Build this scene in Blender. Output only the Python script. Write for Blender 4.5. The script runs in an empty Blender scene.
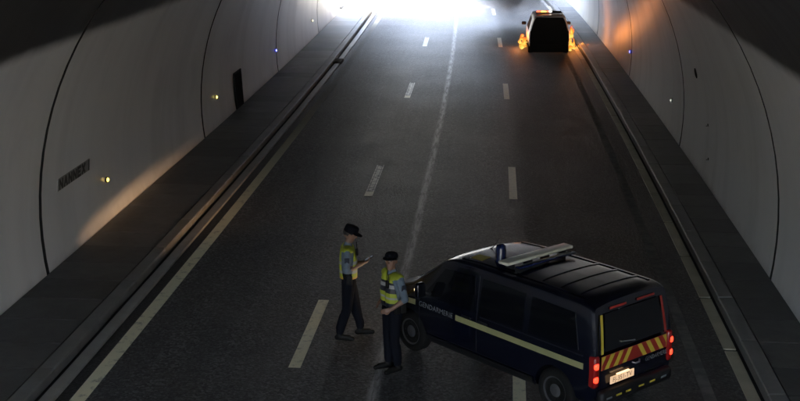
import bpy, bmesh, math, random
import numpy as np
from mathutils import Vector, Matrix
R=math.radians
random.seed(7)
sc=bpy.context.scene
COL=sc.collection
# ================================================================== camera
H=7.2024
cam_d=bpy.data.cameras.new('camera'); cam=bpy.data.objects.new('camera',cam_d); COL.objects.link(cam)
cam_d.sensor_width=36; cam_d.lens=36*1222.54/800; cam_d.clip_end=6000; cam_d.clip_start=.05
PITCH,YAW,ROLL=.25477,.09803,-.00291
cam.matrix_world=Matrix.Translation((0,0,H))@Matrix.Rotation(YAW,4,'Z')@Matrix.Rotation(math.pi/2-PITCH,4,'X')@Matrix.Rotation(ROLL,4,'Z')
sc.camera=cam
# ================================================================== sky, sun, exposure
SUN_EL,SUN_AZ=R(52),R(63)      # azimuth from +Y towards +X
w=bpy.data.worlds.new('World'); sc.world=w; w.use_nodes=True
nt=w.node_tree; bg=nt.nodes['Background']; sky=nt.nodes.new('ShaderNodeTexSky')
sky.sky_type='NISHITA'; sky.sun_disc=False; sky.sun_elevation=SUN_EL; sky.sun_rotation=SUN_AZ; sky.dust_density=5; sky.ozone_density=.5
nt.links.new(sky.outputs[0],bg.inputs[0]); bg.inputs[1].default_value=.13
sd=bpy.data.lights.new('sun','SUN'); sd.energy=2.0; sd.angle=R(.5); sd.color=(1,.92,.80)
so=bpy.data.objects.new('sun',sd); COL.objects.link(so)
d=Vector((math.sin(SUN_AZ)*math.cos(SUN_EL),math.cos(SUN_AZ)*math.cos(SUN_EL),math.sin(SUN_EL)))
so.rotation_euler=d.to_track_quat('Z','Y').to_euler(); so.location=d*60
vs=sc.view_settings; vs.view_transform='Standard'; vs.look='None'; vs.gamma=1; vs.exposure=5.0; vs.use_curve_mapping=False
cy=sc.cycles; cy.use_denoising=True; cy.max_bounces=10; cy.diffuse_bounces=6; cy.glossy_bounces=4
cy.volume_bounces=1; cy.volume_step_rate=2; cy.sample_clamp_indirect=4

# ================================================================== helpers
def mat(name,c,rough=.6,metal=0,spec=None,coat=0,emit=None,es=1,var=0,vscale=8,bump=0,bscale=60,streak=False):
    m=bpy.data.materials.new(name); m.use_nodes=True; t=m.node_tree; b=t.nodes['Principled BSDF']; L=t.links
    b.inputs['Base Color'].default_value=(*c,1); b.inputs['Roughness'].default_value=rough; b.inputs['Metallic'].default_value=metal
    if spec is not None: b.inputs['Specular IOR Level'].default_value=spec
    if coat: b.inputs['Coat Weight'].default_value=coat; b.inputs['Coat Roughness'].default_value=.12
    if emit: b.inputs['Emission Color'].default_value=(*emit,1); b.inputs['Emission Strength'].default_value=es
    tc=t.nodes.new('ShaderNodeTexCoord')
    if var:
        n=t.nodes.new('ShaderNodeTexNoise'); n.inputs['Scale'].default_value=vscale; n.inputs['Detail'].default_value=6
        L.new(tc.outputs['Object'],n.inputs['Vector'])
        mx=t.nodes.new('ShaderNodeMix'); mx.data_type='RGBA'
        mx.inputs[6].default_value=(*[x*(1-var) for x in c],1); mx.inputs[7].default_value=(*[min(1,x*(1+var)) for x in c],1)
        L.new(n.outputs['Fac'],mx.inputs[0]); L.new(mx.outputs[2],b.inputs['Base Color'])
    if bump:
        n=t.nodes.new('ShaderNodeTexNoise'); n.inputs['Scale'].default_value=bscale; n.inputs['Detail'].default_value=4
        L.new(tc.outputs['Object'],n.inputs['Vector'])
        bp=t.nodes.new('ShaderNodeBump'); bp.inputs['Strength'].default_value=bump; bp.inputs['Distance'].default_value=.01
        L.new(n.outputs['Fac'],bp.inputs['Height']); L.new(bp.outputs['Normal'],b.inputs['Normal'])
    return m
class NB:
    """small node-building helper"""
    def __init__(s,m): s.t=m.node_tree; s.L=s.t.links
    def n(s,ty,**k):
        o=s.t.nodes.new(ty)
        for a,v in k.items(): setattr(o,a,v)
        return o
    def put(s,sock,v):
        if hasattr(v,'node'): s.L.new(v,sock)
        elif isinstance(v,tuple) and len(v)==3 and len(sock.default_value)==4: sock.default_value=(*v,1)
        else: sock.default_value=v
    def math(s,op,a,b=0,c=None,clamp=False):
        o=s.n('ShaderNodeMath',operation=op); o.use_clamp=clamp
        s.put(o.inputs[0],a); s.put(o.inputs[1],b)
        if c is not None: s.put(o.inputs[2],c)
        return o.outputs[0]
    def noise(s,vec,scale,detail=4,rough=.5,dist=0):
        o=s.n('ShaderNodeTexNoise'); s.L.new(vec,o.inputs['Vector']); o.inputs['Scale'].default_value=scale
        o.inputs['Detail'].default_value=detail; o.inputs['Roughness'].default_value=rough; o.inputs['Distortion'].default_value=dist
        return o.outputs['Fac']
    def mix(s,f,a,b):
        o=s.n('ShaderNodeMix',data_type='RGBA'); s.put(o.inputs[0],f); s.put(o.inputs[6],a); s.put(o.inputs[7],b); return o.outputs[2]
    def mapr(s,v,a,b,c=0,d=1,smooth=True):
        o=s.n('ShaderNodeMapRange',interpolation_type='SMOOTHSTEP' if smooth else 'LINEAR'); s.put(o.inputs[0],v)
        for i,x in enumerate((a,b,c,d)): o.inputs[1+i].default_value=x
        return o.outputs[0]
    def scalev(s,vec,x,y,z):
        o=s.n('ShaderNodeMapping'); s.L.new(vec,o.inputs[0]); o.inputs['Scale'].default_value=(x,y,z); return o.outputs[0]
    def comb(s,x,y,z):
        o=s.n('ShaderNodeCombineXYZ'); s.put(o.inputs[0],x); s.put(o.inputs[1],y); s.put(o.inputs[2],z); return o.outputs[0]

def mesh(name,v,f,m,parent=None,smooth=False,uv=None,kind=None):
    me=bpy.data.meshes.new(name); me.from_pydata([tuple(p) for p in v],[],f)
    for q in (m if isinstance(m,(list,tuple)) else [m]): me.materials.append(q)
    if uv:
        l=me.uv_layers.new(name='UVMap')
        for lp in me.loops: l.data[lp.index].uv=uv[lp.vertex_index]
    if smooth: me.polygons.foreach_set('use_smooth',[True]*len(me.polygons))
    me.update()
    return link(name,me,parent,kind)
def link(name,me,parent=None,kind=None):
    o=bpy.data.objects.new(name,me); COL.objects.link(o)
    if parent is not None: o.parent=parent
    if kind: o['kind']=kind
    return o
def thing(name,label,cat,loc=(0,0,0),rz=0,group=None):
    o=bpy.data.objects.new(name,None); COL.objects.link(o); o.empty_display_size=.2
    o.location=loc; o.rotation_euler=(0,0,rz); o['label']=label; o['category']=cat
    if group: o['group']=group
    return o
def tag(o,label,cat,group=None):
    o['label']=label; o['category']=cat
    if group: o['group']=group
    return o
class MB:
    def __init__(s): s.v=[]; s.f=[]
    def add(s,v,f):
        k=len(s.v); s.v+=[tuple(p) for p in v]; s.f+=[tuple(i+k for i in q) for q in f]; return s
    def box(s,c,d,M=None,bev=0):
        x,y,z=[q/2 for q in d]
        if bev<=0:
            v=[Vector((i*x,j*y,k*z)) for i in(-1,1) for j in(-1,1) for k in(-1,1)]
            f=[(0,1,3,2),(4,6,7,5),(0,4,5,1),(2,3,7,6),(0,2,6,4),(1,5,7,3)]
        else:
            bm=bmesh.new(); bmesh.ops.create_cube(bm,size=1)
            for q in bm.verts: q.co=Vector((q.co.x*d[0],q.co.y*d[1],q.co.z*d[2]))
            bmesh.ops.bevel(bm,geom=bm.edges[:],offset=bev,segments=2,affect='EDGES',profile=.5)
            bm.verts.index_update(); v=[q.co.copy() for q in bm.verts]; f=[[q.index for q in p.verts] for p in bm.faces]; bm.free()
        if M: v=[M@q for q in v]
        return s.add([q+Vector(c) for q in v],f)
    def tube(s,pts,rad,n=10,cap=True,sx=1,sy=1):
        pts=[Vector(p) for p in pts]; rad=rad if isinstance(rad,(list,tuple)) else [rad]*len(pts)
        v=[];f=[];up=None
        for i,p in enumerate(pts):
            t=(pts[min(i+1,len(pts)-1)]-pts[max(i-1,0)]).normalized()
            if up is None: up=Vector((0,0,1)) if abs(t.z)<.9 else Vector((1,0,0))
            a=t.cross(up).normalized(); b=t.cross(a).normalized(); up=b.cross(t) if False else up
            for k in range(n):
                q=2*math.pi*k/n; v.append(p+(a*math.cos(q)*sx+b*math.sin(q)*sy)*rad[i])
        for i in range(len(pts)-1):
            for k in range(n): f.append((i*n+k,i*n+(k+1)%n,(i+1)*n+(k+1)%n,(i+1)*n+k))
        if cap: f.append(tuple(range(n-1,-1,-1))); f.append(tuple((len(pts)-1)*n+k for k in range(n)))
        return s.add(v,f)
    def lathe(s,prof,n=20,M=None):
        """profile (r,z) revolved about z"""
        v=[];f=[]
        for r,z in prof:
            for k in range(n):
                a=2*math.pi*k/n; v.append(Vector((r*math.cos(a),r*math.sin(a),z)))
        for i in range(len(prof)-1):
            for k in range(n): f.append((i*n+k,i*n+(k+1)%n,(i+1)*n+(k+1)%n,(i+1)*n+k))
        f.append(tuple(range(n-1,-1,-1))); f.append(tuple((len(prof)-1)*n+k for k in range(n)))
        if M: v=[M@q for q in v]
        return s.add(v,f)
    def ell(s,c,r,M=None,n=14,m=9):
        v=[];f=[]
        for i in range(m+1):
            t=math.pi*i/m
            for k in range(n):
                a=2*math.pi*k/n; v.append(Vector((r[0]*math.sin(t)*math.cos(a),r[1]*math.sin(t)*math.sin(a),r[2]*math.cos(t))))
        for i in range(m):
            for k in range(n): f.append((i*n+k,(i+1)*n+k,(i+1)*n+(k+1)%n,i*n+(k+1)%n))
        if M: v=[M@q for q in v]
        return s.add([q+Vector(c) for q in v],f)
    def cap(s,p0,r0,p1,r1,n=12):
        p0,p1=Vector(p0),Vector(p1); t=p1-p0; L=t.length; t.normalize()
        pts=[];rs=[]
        for a in (90,60,30): pts.append(p0-t*r0*math.sin(R(a))); rs.append(max(.0004,r0*math.cos(R(a))))
        for q in (0,.5,1): pts.append(p0.lerp(p1,q)); rs.append(r0+(r1-r0)*q)
        for a in (30,60,90): pts.append(p1+t*r1*math.sin(R(a))); rs.append(max(.0004,r1*math.cos(R(a))))
        return s.tube(pts,rs,n)
    def build(s,name,m,parent=None,smooth=False,kind=None): return mesh(name,s.v,s.f,m,parent,smooth,kind=kind)
def patch(fn,nu,nv,flip=False):
    v=[fn(i/nu,j/nv) for j in range(nv+1) for i in range(nu+1)]
    f=[(j*(nu+1)+i,j*(nu+1)+i+1,(j+1)*(nu+1)+i+1,(j+1)*(nu+1)+i) for j in range(nv) for i in range(nu)]
    if flip: f=[q[::-1] for q in f]
    return v,f
def evaluated(o):
    dg=bpy.context.evaluated_depsgraph_get(); me=bpy.data.meshes.new_from_object(o.evaluated_get(dg)); return me
def text_flat(s,size):
    """mesh (verts, faces) of a line of lettering, x along, y up, starting at 0,0"""
    c=bpy.data.curves.new('lettering','FONT'); c.body=s; c.size=size; c.resolution_u=2
    o=bpy.data.objects.new('lettering',c); COL.objects.link(o); bpy.context.view_layer.update()
    me=evaluated(o); v=[q.co.copy() for q in me.vertices]; f=[tuple(p.vertices) for p in me.polygons]
    bpy.data.objects.remove(o); bpy.data.curves.remove(c); bpy.data.meshes.remove(me); return v,f

# ================================================================== setting: terrain, road, tunnel
K=.000695                                  # gentle left-hand curve of the road
XC,ZC,RT=-1.84,1.05,6.74                   # tunnel bore
LB=8                                      # open tunnel end behind the camera, unseen, placed to let daylight in
def bend(X,Y): return X-(K*Y*Y/2 if Y>0 else 0)
def yp(X): return 69+.5*(X+8.4)            # far portal, cut askew
def wx(z,side): return XC+side*math.sqrt(RT*RT-(z-ZC)**2)

m_asphalt=bpy.data.materials.new('asphalt'); m_asphalt.use_nodes=True
b=NB(m_asphalt); P=m_asphalt.node_tree.nodes['Principled BSDF']
uv=b.n('ShaderNodeUVMap').outputs[0]; sp=b.n('ShaderNodeSeparateXYZ'); b.L.new(uv,sp.inputs[0]); U,V=sp.outputs[0],sp.outputs[1]
fine=b.noise(uv,70,3,.6); agg=b.n('ShaderNodeTexVoronoi'); b.L.new(uv,agg.inputs[0]); agg.inputs['Scale'].default_value=28
lon=b.noise(b.scalev(uv,2.2,.05,1),1,5,.6); blot=b.noise(uv,.45,5,.6)
col=b.mix(fine,(.05,.05,.051),(.10,.10,.10))
gr=b.n('ShaderNodeTexVoronoi'); b.L.new(uv,gr.inputs[0]); gr.inputs['Scale'].default_value=26; gs=b.n('ShaderNodeSeparateXYZ'); b.L.new(gr.outputs['Color'],gs.inputs[0])
col=b.mix(b.mapr(gs.outputs[0],.3,1,.0,.75),col,(.2,.2,.203)); col=b.mix(b.mapr(gs.outputs[1],.45,1,0,.85),col,(.025,.025,.025))
oil=b.noise(b.scalev(uv,1,.35,1),.8,6,.7); col=b.mix(b.mapr(oil,.60,.72,0,.6),col,(.03,.03,.03))
col=b.mix(b.mapr(lon,.35,.7,0,.55),col,(.05,.05,.05))
col=b.mix(b.mapr(blot,.5,.75,0,.35),col,(.11,.107,.103))
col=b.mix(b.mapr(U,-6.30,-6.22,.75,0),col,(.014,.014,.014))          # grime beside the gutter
rl=b.mapr(b.math('ADD',U,b.math('MULTIPLY',b.math('SUBTRACT',blot,.5),.6)),.05,.65,0,1); col=b.mix(b.math('MULTIPLY',rl,.4),col,(.035,.037,.032))          # slow lane: darker resurfaced mat
# longitudinal joint with worn sealing in the middle lane, sheen put into its colour
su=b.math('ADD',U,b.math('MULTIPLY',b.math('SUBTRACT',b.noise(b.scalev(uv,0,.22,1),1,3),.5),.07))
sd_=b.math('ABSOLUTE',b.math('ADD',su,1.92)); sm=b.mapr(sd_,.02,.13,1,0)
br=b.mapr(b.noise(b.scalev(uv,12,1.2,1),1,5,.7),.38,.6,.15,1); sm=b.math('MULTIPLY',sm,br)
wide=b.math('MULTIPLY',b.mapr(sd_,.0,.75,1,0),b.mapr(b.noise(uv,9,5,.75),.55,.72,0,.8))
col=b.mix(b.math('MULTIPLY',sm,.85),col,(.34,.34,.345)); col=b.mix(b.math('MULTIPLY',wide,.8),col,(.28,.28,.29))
speck=b.mapr(agg.outputs['Distance'],.02,.12,1,0); sn=b.mapr(b.noise(uv,7,2),.54,.62,0,1)
spk=b.math('MULTIPLY',speck,sn); col=b.mix(b.math('MULTIPLY',spk,.9),col,(.3,.3,.31))
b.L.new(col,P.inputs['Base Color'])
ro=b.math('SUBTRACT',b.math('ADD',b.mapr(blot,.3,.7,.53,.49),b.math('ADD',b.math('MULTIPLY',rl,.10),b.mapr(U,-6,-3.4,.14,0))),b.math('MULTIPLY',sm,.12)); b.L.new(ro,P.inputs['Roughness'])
P.inputs['Specular IOR Level'].default_value=.36
bp=b.n('ShaderNodeBump'); bp.inputs['Strength'].default_value=.75; bp.inputs['Distance'].default_value=.008
b.L.new(b.math('SUBTRACT',fine,b.math('MULTIPLY',agg.outputs['Distance'],1.3)),bp.inputs['Height']); b.L.new(bp.outputs[0],P.inputs['Normal'])

def strip(name,x0,x1,y0,y1,z,m,parent=None,nx=1,step=2.0,kind=None):
    ny=max(1,int(math.ceil((y1-y0)/step))); v=[];uvs=[]
    for j in range(ny+1):
        Y=y0+(y1-y0)*j/ny
        for i in range(nx+1):
            X=x0+(x1-x0)*i/nx; v.append((bend(X,Y),Y,z)); uvs.append((X,Y))
    f=[(j*(nx+1)+i,j*(nx+1)+i+1,(j+1)*(nx+1)+i+1,(j+1)*(nx+1)+i) for j in range(ny) for i in range(nx)]
    return mesh(name,v,f,m,parent,uv=uvs,kind=kind)

m_ground=mat('dry_verge',(.30,.27,.21),.95,var=.5,vscale=.35,bump=.5,bscale=3)
g=mesh('ground',[(-3000,-3000,-.06),(3000,-3000,-.06),(3000,3000,-.06),(-3000,3000,-.06)],[(0,1,2,3)],m_ground); g['kind']='structure'
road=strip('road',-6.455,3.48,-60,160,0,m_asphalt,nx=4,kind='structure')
# added slopes out of view: dark one screens exit sky, rock one bounces light
m_addhill=mat('added_dark_slope',(.065,.068,.06),.95,var=.5,vscale=.08); m_addrock=mat('added_rock_slope',(.32,.29,.25),.95,var=.35,vscale=.1)
def slope(name,x0,x1,y,h,dirn,m):
    v=[];f=[];nx,nz=24,6
    for j in range(nz+1):
        for i in range(nx+1):
            x=x0+(x1-x0)*i/nx; q=j/nz
            v.append((x,y+dirn*(q*h(x)*1.1+random.uniform(-1.5,1.5)),-.5+q*h(x)+(random.uniform(-1,1) if j else 0)))
    for j in range(nz):
        for i in range(nx): f.append((j*(nx+1)+i,j*(nx+1)+i+1,(j+1)*(nx+1)+i+1,(j+1)*(nx+1)+i))
    o=mesh(name,v,f,m); o['kind']='structure'; return o
slope('added_hill',-400,400,165,lambda x:36+6/(1+math.exp(-(x+5)/14)),1,m_addhill)  # unseen hill ahead, added to block low sky beyond the exit
# cutting added on the right past the far portal, crest shaped to shade the road
v=[];f=[];crest=[(76,8),(78,11),(82,14),(86.3,16.5),(94.4,21),(110,26),(150,30)]
for i,(Y,h) in enumerate(crest):
    for j in range(5):
        q=j/4; v.append((bend(5.2,Y)+q*1.3+(random.uniform(-.15,.15) if 0<j<4 else 0)+(0 if j<4 else .2),Y,-.1+q*(h+.1)))
    v.append((bend(60,Y),Y,h+6))
for i in range(len(crest)-1):
    for j in range(5): f.append((i*6+j,i*6+j+1,(i+1)*6+j+1,(i+1)*6+j))
f.append((0,1,2,3,4,5)); o=mesh('added_shade_cutting',v,f,m_addrock); o['kind']='structure'
v=[];f=[]
for i in range(12):
    Y=72+9*i
    for j in range(6):
        q=j/5; v.append((bend(-15,Y)-22*q+random.uniform(-1,1)*(j>0),Y,-.2+26*q+random.uniform(-1,1)*(j>0)))
for i in range(11):
    for j in range(5): f.append((i*6+j,(i+1)*6+j,(i+1)*6+j+1,i*6+j+1))
o=mesh('added_hill',v,f,m_addhill); o['kind']='structure'  # unseen left hillside, added to cut the sky glow at the exit
slope('added_hill',-200,200,-75,lambda x:2+9/(1+math.exp(-(x+9)/5)),-1,m_addrock)  # unseen rear slope, added to bounce light into the near end

# --- painted markings (children of the road)
m_paint=bpy.data.materials.new('road_paint'); m_paint.use_nodes=True; b=NB(m_paint); P=m_paint.node_tree.nodes['Principled BSDF']
tc=b.n('ShaderNodeTexCoord').outputs['Object']
wear=b.mapr(b.noise(tc,9,6,.7),.50,.72,0,.75); b.L.new(b.mix(wear,(.80,.77,.56),(.2,.2,.17)),P.inputs['Base Color']); P.inputs['Roughness'].default_value=.4; P.inputs['Specular IOR Level'].default_value=.5
bp=b.n('ShaderNodeBump'); bp.inputs['Strength'].default_value=.6; bp.inputs['Distance'].default_value=.008; b.L.new(b.noise(tc,45,3,.6),bp.inputs['Height']); b.L.new(bp.outputs[0],P.inputs['Normal'])
m_worn=bpy.data.materials.new('worn_road_paint'); m_worn.use_nodes=True; b=NB(m_worn); P=m_worn.node_tree.nodes['Principled BSDF']
tc=b.n('ShaderNodeTexCoord').outputs['Object']
wear=b.mapr(b.noise(tc,7,6,.7),.44,.62,0,.9); b.L.new(b.mix(wear,(.75,.74,.68),(.085,.085,.086)),P.inputs['Base Color']); P.inputs['Roughness'].default_value=.4; P.inputs['Specular IOR Level'].default_value=.5
bp=b.n('ShaderNodeBump'); bp.inputs['Strength'].default_value=.6; bp.inputs['Distance'].default_value=.008; b.L.new(b.noise(tc,45,3,.6),bp.inputs['Height']); b.L.new(bp.outputs[0],P.inputs['Normal'])
m_faint=bpy.data.materials.new('faint_road_paint'); m_faint.use_nodes=True; b=NB(m_faint); P=m_faint.node_tree.nodes['Principled BSDF']
tc=b.n('ShaderNodeTexCoord').outputs['Object']
wear=b.mapr(b.noise(tc,3,6,.7),.36,.6,.55,1); b.L.new(b.mix(wear,(.30,.29,.26),(.12,.12,.12)),P.inputs['Base Color']); P.inputs['Roughness'].default_value=.78; P.inputs['Specular IOR Level'].default_value=.25
m_edge=bpy.data.materials.new('unevenly_worn_road_paint'); m_edge.use_nodes=True; b=NB(m_edge); P=m_edge.node_tree.nodes['Principled BSDF']
tc=b.n('ShaderNodeTexCoord').outputs['Object']; s_=b.n('ShaderNodeSeparateXYZ'); b.L.new(tc,s_.inputs[0])
loss=b.math('SUBTRACT',b.mapr(s_.outputs[1],22,46),b.mapr(s_.outputs[1],60,68)); n_=b.noise(tc,5,6,.7)
wear=b.math('MAXIMUM',b.mapr(n_,.50,.72,0,.75),b.math('MULTIPLY',loss,b.mapr(n_,.3,.6,.9,1))); b.L.new(b.mix(wear,(.80,.77,.56),(.1,.1,.1)),P.inputs['Base Color']); P.inputs['Roughness'].default_value=.72; P.inputs['Specular IOR Level'].default_value=.3
strip('edge_line',-6.25,-6.02,-30,140,.004,m_edge,road)
strip('edge_line',2.84,3.02,-30,140,.004,m_faint,road)
def dash(x,y0,y1,m,wd=.19): return strip('lane_dash',x-wd/2,x+wd/2,y0,y1,.004,m,road,step=.5)
dash(-3.23,17.25,20.4,m_paint)
dash(-3.23,4.0,7.2,m_paint)
for k in range(6):
    y0=27.86+13.65*k
    dash(.2,y0,y0+3.35,m_paint)
    if k<3:
        dash(-3.23,y0,y0+.45,m_paint,.2)
        for sx in (-.08,.08): dash(-3.23+sx,y0+.45,y0+3.3,m_worn,.035)
        dash(-3.23,y0+.5,y0+3.2,m_worn,.10)
    else: dash(-3.23,y0,y0+3.35,m_paint)
dash(.2,14.2,17.5,m_paint); dash(.2,.6,3.9,m_paint)

# --- pavements: kerb stones, gutter slabs, cover slabs
m_kerb=mat('kerb_concrete',(.16,.158,.153),.55,var=.35,vscale=3,bump=.3,bscale=40)
m_gut=mat('gutter_concrete',(.28,.275,.26),.5,var=.3,vscale=2.5,bump=.3,bscale=40)
m_gutR=mat('stained_gutter_concrete',(.42,.40,.30),.6,var=.35,vscale=2,bump=.3,bscale=40)
m_slot=mat('slot_and_mark_black',(.008,.008,.008),.9)
def slabmat(name,c):
    m=mat(name,c,.55); b=NB(m); P=m.node_tree.nodes['Principled BSDF']
    oi=b.n('ShaderNodeObjectInfo'); tc=b.n('ShaderNodeTexCoord').outputs['Object']
    off=b.n('ShaderNodeVectorMath',operation='ADD'); b.L.new(tc,off.inputs[0]); b.L.new(b.comb(b.math('MULTIPLY',oi.outputs['Random'],37),0,0),off.inputs[1])
    n=b.noise(off.outputs[0],3,6,.65); r=b.mapr(oi.outputs['Random'],0,1,.6,1.3,False)
    c1=b.mix(n,tuple(x*.35 for x in c),tuple(x*1.7 for x in c)); vm=b.n('ShaderNodeVectorMath',operation='SCALE'); b.L.new(c1,vm.inputs[0]); b.L.new(r,vm.inputs['Scale'])
    b.L.new(vm.outputs[0],P.inputs['Base Color'])
    bp=b.n('ShaderNodeBump'); bp.inputs['Strength'].default_value=.3; bp.inputs['Distance'].default_value=.01; b.L.new(b.noise(tc,45,3),bp.inputs['Height']); b.L.new(bp.outputs[0],P.inputs['Normal'])
    return m
m_slab=slabmat('cover_slab_concrete',(.07,.069,.067))
m_dslab=slabmat('dark_slab',(.03,.03,.03)); m_pale=slabmat('dusty_slab',(.16,.16,.157))  # a darker slab tone and a paler dusty one
def brick(name,x0,x1,y0,y1,z0,z1,m,parent,bev=.012):
    """a slab that follows the curve of the road, top edges chamfered"""
    xs=(x0,x1); v=[]
    for (Y,zz,ins) in ((y0,z0,0),(y0,z1-bev,0),(y1,z0,0),(y1,z1-bev,0)):
        for X in xs: v.append((bend(X,Y),Y,zz))
    for Y,dy in ((y0,bev),(y1,-bev)):
        for X,dx in ((x0,bev),(x1,-bev)): v.append((bend(X+dx,Y+dy),Y+dy,z1))
    # 0,1 y0 low; 2,3 y0 up; 4,5 y1 low; 6,7 y1 up; 8,9 y0 top; 10,11 y1 top
    f=[(0,1,3,2),(5,4,6,7),(4,0,2,6),(1,5,7,3),(2,3,9,8),(7,6,10,11),(6,2,8,10),(3,7,11,9),(8,9,11,10)]
    cx,cyy=bend((x0+x1)/2,(y0+y1)/2),(y0+y1)/2
    o=mesh(name,[(p[0]-cx,p[1]-cyy,p[2]) for p in v],f,m,parent); o.location=(cx,cyy,0); return o
def pavement(name,side):
    z=.15
    if side<0: xa,xb,ka,kb,ga,gb=-8.50,-7.015,-7.0,-6.745,-6.655,-6.46
    else: xa,xb,ka,kb,ga,gb=3.985,4.83,3.70,3.97,3.45,3.645
    sl0,sl1=(kb,ga) if side<0 else (gb,ka)
    root=strip(name,min(xa,ga)+.005,max(xb,gb)-.005,-60,160,-.012,m_slot,kind='structure')
    brick('pavement_slab',xa,xb,-LB-20,6.0,0,z,m_slab,root)
    brick('kerb_stone',ka,kb,-LB-20,6.0,0,z,m_kerb,root)
    brick('gutter_slab',ga,gb,-LB-20,6.0,-.01,.012,m_gut,root)
    y=6.02
    while y<72:
        L=1.05; dz=random.uniform(-.002,.002)
        brick('pavement_slab',xa,xb,y,y+L-.018,0,z+dz,(m_dslab if 44.2<y<45.6 else m_pale if 45.6<y<52 and side<0 else m_slab) if side<0 else m_slab,root,.004); y+=L
    y=6.02
    while y<72:
        L=2.1; brick('kerb_stone',ka,kb,y,y+L-.012,0,z+.012+random.uniform(-.003,.003),m_kerb,root,.02); y+=L
    y=5.58
    Lg=2.52
    while y<72:
        brick('gutter_slab',ga,gb,y+.44,y+.44+Lg-(.09 if side>0 else .012),-.01,(.05 if side<0 else .014)+random.uniform(-.003,.003),m_gut if side<0 else m_gutR,root,.006); y+=Lg
    brick('pavement_slab',xa-3 if side<0 else xa,xb,72.1,150,0,z,m_kerb,root)
    brick('kerb_stone',ka,kb,72.1,150,0,z+.012,m_kerb,root)
    brick('gutter_slab',ga,gb,72.1,150,-.01,.013,m_gut,root)
    if side<0:
        brick('inlet_cover',kb-.02,gb+.06,49.3,50.3,0,.10,m_slot,root,.02)
        for x0,x1,y0 in ((-10.2,-9.3,71.2),(-9.6,-8.5,73.2),(-10.9,-9.9,79.3)): brick('shadow_mark',x0,x1,y0,y0+.55,0,.16,m_slot,root,.01)  # black slabs standing in for low shadows on the verge outside
    return root
pavement('pavement',-1); pavement('pavement',1)
# scuppers: short dark inlets crossing kerb and pavement
# --- tunnel lining
m_lin=bpy.data.materials.new('painted_lining'); m_lin.use_nodes=True; b=NB(m_lin); P=m_lin.node_tree.nodes['Principled BSDF']
tc=b.n('ShaderNodeTexCoord').outputs['Object']; sp=b.n('ShaderNodeSeparateXYZ'); b.L.new(tc,sp.inputs[0])
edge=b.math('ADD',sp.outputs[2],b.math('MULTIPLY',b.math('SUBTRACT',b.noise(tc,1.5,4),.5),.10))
drip=b.noise(b.scalev(tc,.3,.8,.1),1,4,.55); blot=b.noise(tc,.5,5,.6)
wc=b.mix(b.mapr(drip,.42,.75,0,.45),(.80,.80,.79),(.55,.55,.535)); wc=b.mix(b.mapr(blot,.5,.8,0,.35),wc,(.52,.52,.505))
wc=b.mix(b.mapr(b.math('ADD',sp.outputs[2],b.math('MULTIPLY',b.noise(tc,3,4),.5)),.3,.6,.3,0),wc,(.42,.40,.37))     # splash-soiled foot
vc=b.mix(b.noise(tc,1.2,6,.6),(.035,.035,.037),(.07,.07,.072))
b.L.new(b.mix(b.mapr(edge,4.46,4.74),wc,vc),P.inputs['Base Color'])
b.L.new(b.mapr(drip,.3,.7,.33,.39),P.inputs['Roughness'])
bp=b.n('ShaderNodeBump'); bp.inputs['Strength'].default_value=.05; bp.inputs['Distance'].default_value=.02; b.L.new(b.noise(tc,1.6,3),bp.inputs['Height']); b.L.new(bp.outputs[0],P.inputs['Normal'])
m_joint=mat('joint_sealant',(.012,.012,.012),.9)
tun=thing('tunnel','arched concrete tunnel with pale painted walls, dark vault and black ring joints','tunnel')
AB=math.pi-math.acos(ZC/RT)
def ring(name,y0,y1,r0,r1,m,skew=False,na=56,ny=7,t0=0,t1=0):
    v=[];f=[]
    def P_(a,t,r):
        X=XC+r*math.sin(a); z=ZC+r*math.cos(a); ye=yp(X) if skew else y1+t1*(X-XC)/RT; ys_=y0+t0*(X-XC)/RT; Y=ys_+(ye-ys_)*t; return (bend(X,Y),Y,z)
    def g(a,t,r): v.append(P_(a,t,r)); return len(v)-1
    def dup(i): v.append(v[i]); return len(v)-1
    I=[[g(-AB+2*AB*i/na,j/ny,r0) for i in range(na+1)] for j in range(ny+1)]
    O=[[g(-AB+2*AB*i/na,j/ny,r1) for i in range(na+1)] for j in range(ny+1)]
    for j in range(ny):
        for i in range(na):
            f.append((I[j][i],I[j][i+1],I[j+1][i+1],I[j+1][i])); f.append((O[j][i],O[j+1][i],O[j+1][i+1],O[j][i+1]))
    I=[[dup(q) if j in(0,ny) or i in(0,na) else q for i,q in enumerate(rw)] for j,rw in enumerate(I)]
    O=[[dup(q) if j in(0,ny) or i in(0,na) else q for i,q in enumerate(rw)] for j,rw in enumerate(O)]
    for i in range(na):
        f.append((I[0][i],O[0][i],O[0][i+1],I[0][i+1])); f.append((I[ny][i],I[ny][i+1],O[ny][i+1],O[ny][i]))
    for j in range(ny):
        f.append((I[j][0],I[j+1][0],O[j+1][0],O[j][0])); f.append((I[j][na],O[j][na],O[j+1][na],I[j+1][na]))
    o=mesh(name,v,f,m,tun); me=o.data
    me.polygons.foreach_set('use_smooth',[i<2*na*ny for i in range(len(me.polygons))])
    if isinstance(m,list): me.polygons.foreach_set('material_index',[0 if i<2*na*ny else 1 for i in range(len(me.polygons))])
    return o
HG=.07
bounds=[-LB,8.4,21.45,33.6,46.2,58.8]; tilt=[0,0,.45,0,-.1,0,0]
for i,y in enumerate(bounds):
    last=i==len(bounds)-1
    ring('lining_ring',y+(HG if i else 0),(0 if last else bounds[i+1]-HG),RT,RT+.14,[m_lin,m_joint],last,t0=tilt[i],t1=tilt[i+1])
ring('waterproof_backing',-LB+.02,68.5,RT+.10,RT+.6,m_joint)
HEAD_W,FIRE_S,FIRE_W,SMOKE_D=42,.055,1.5,1.3
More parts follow.
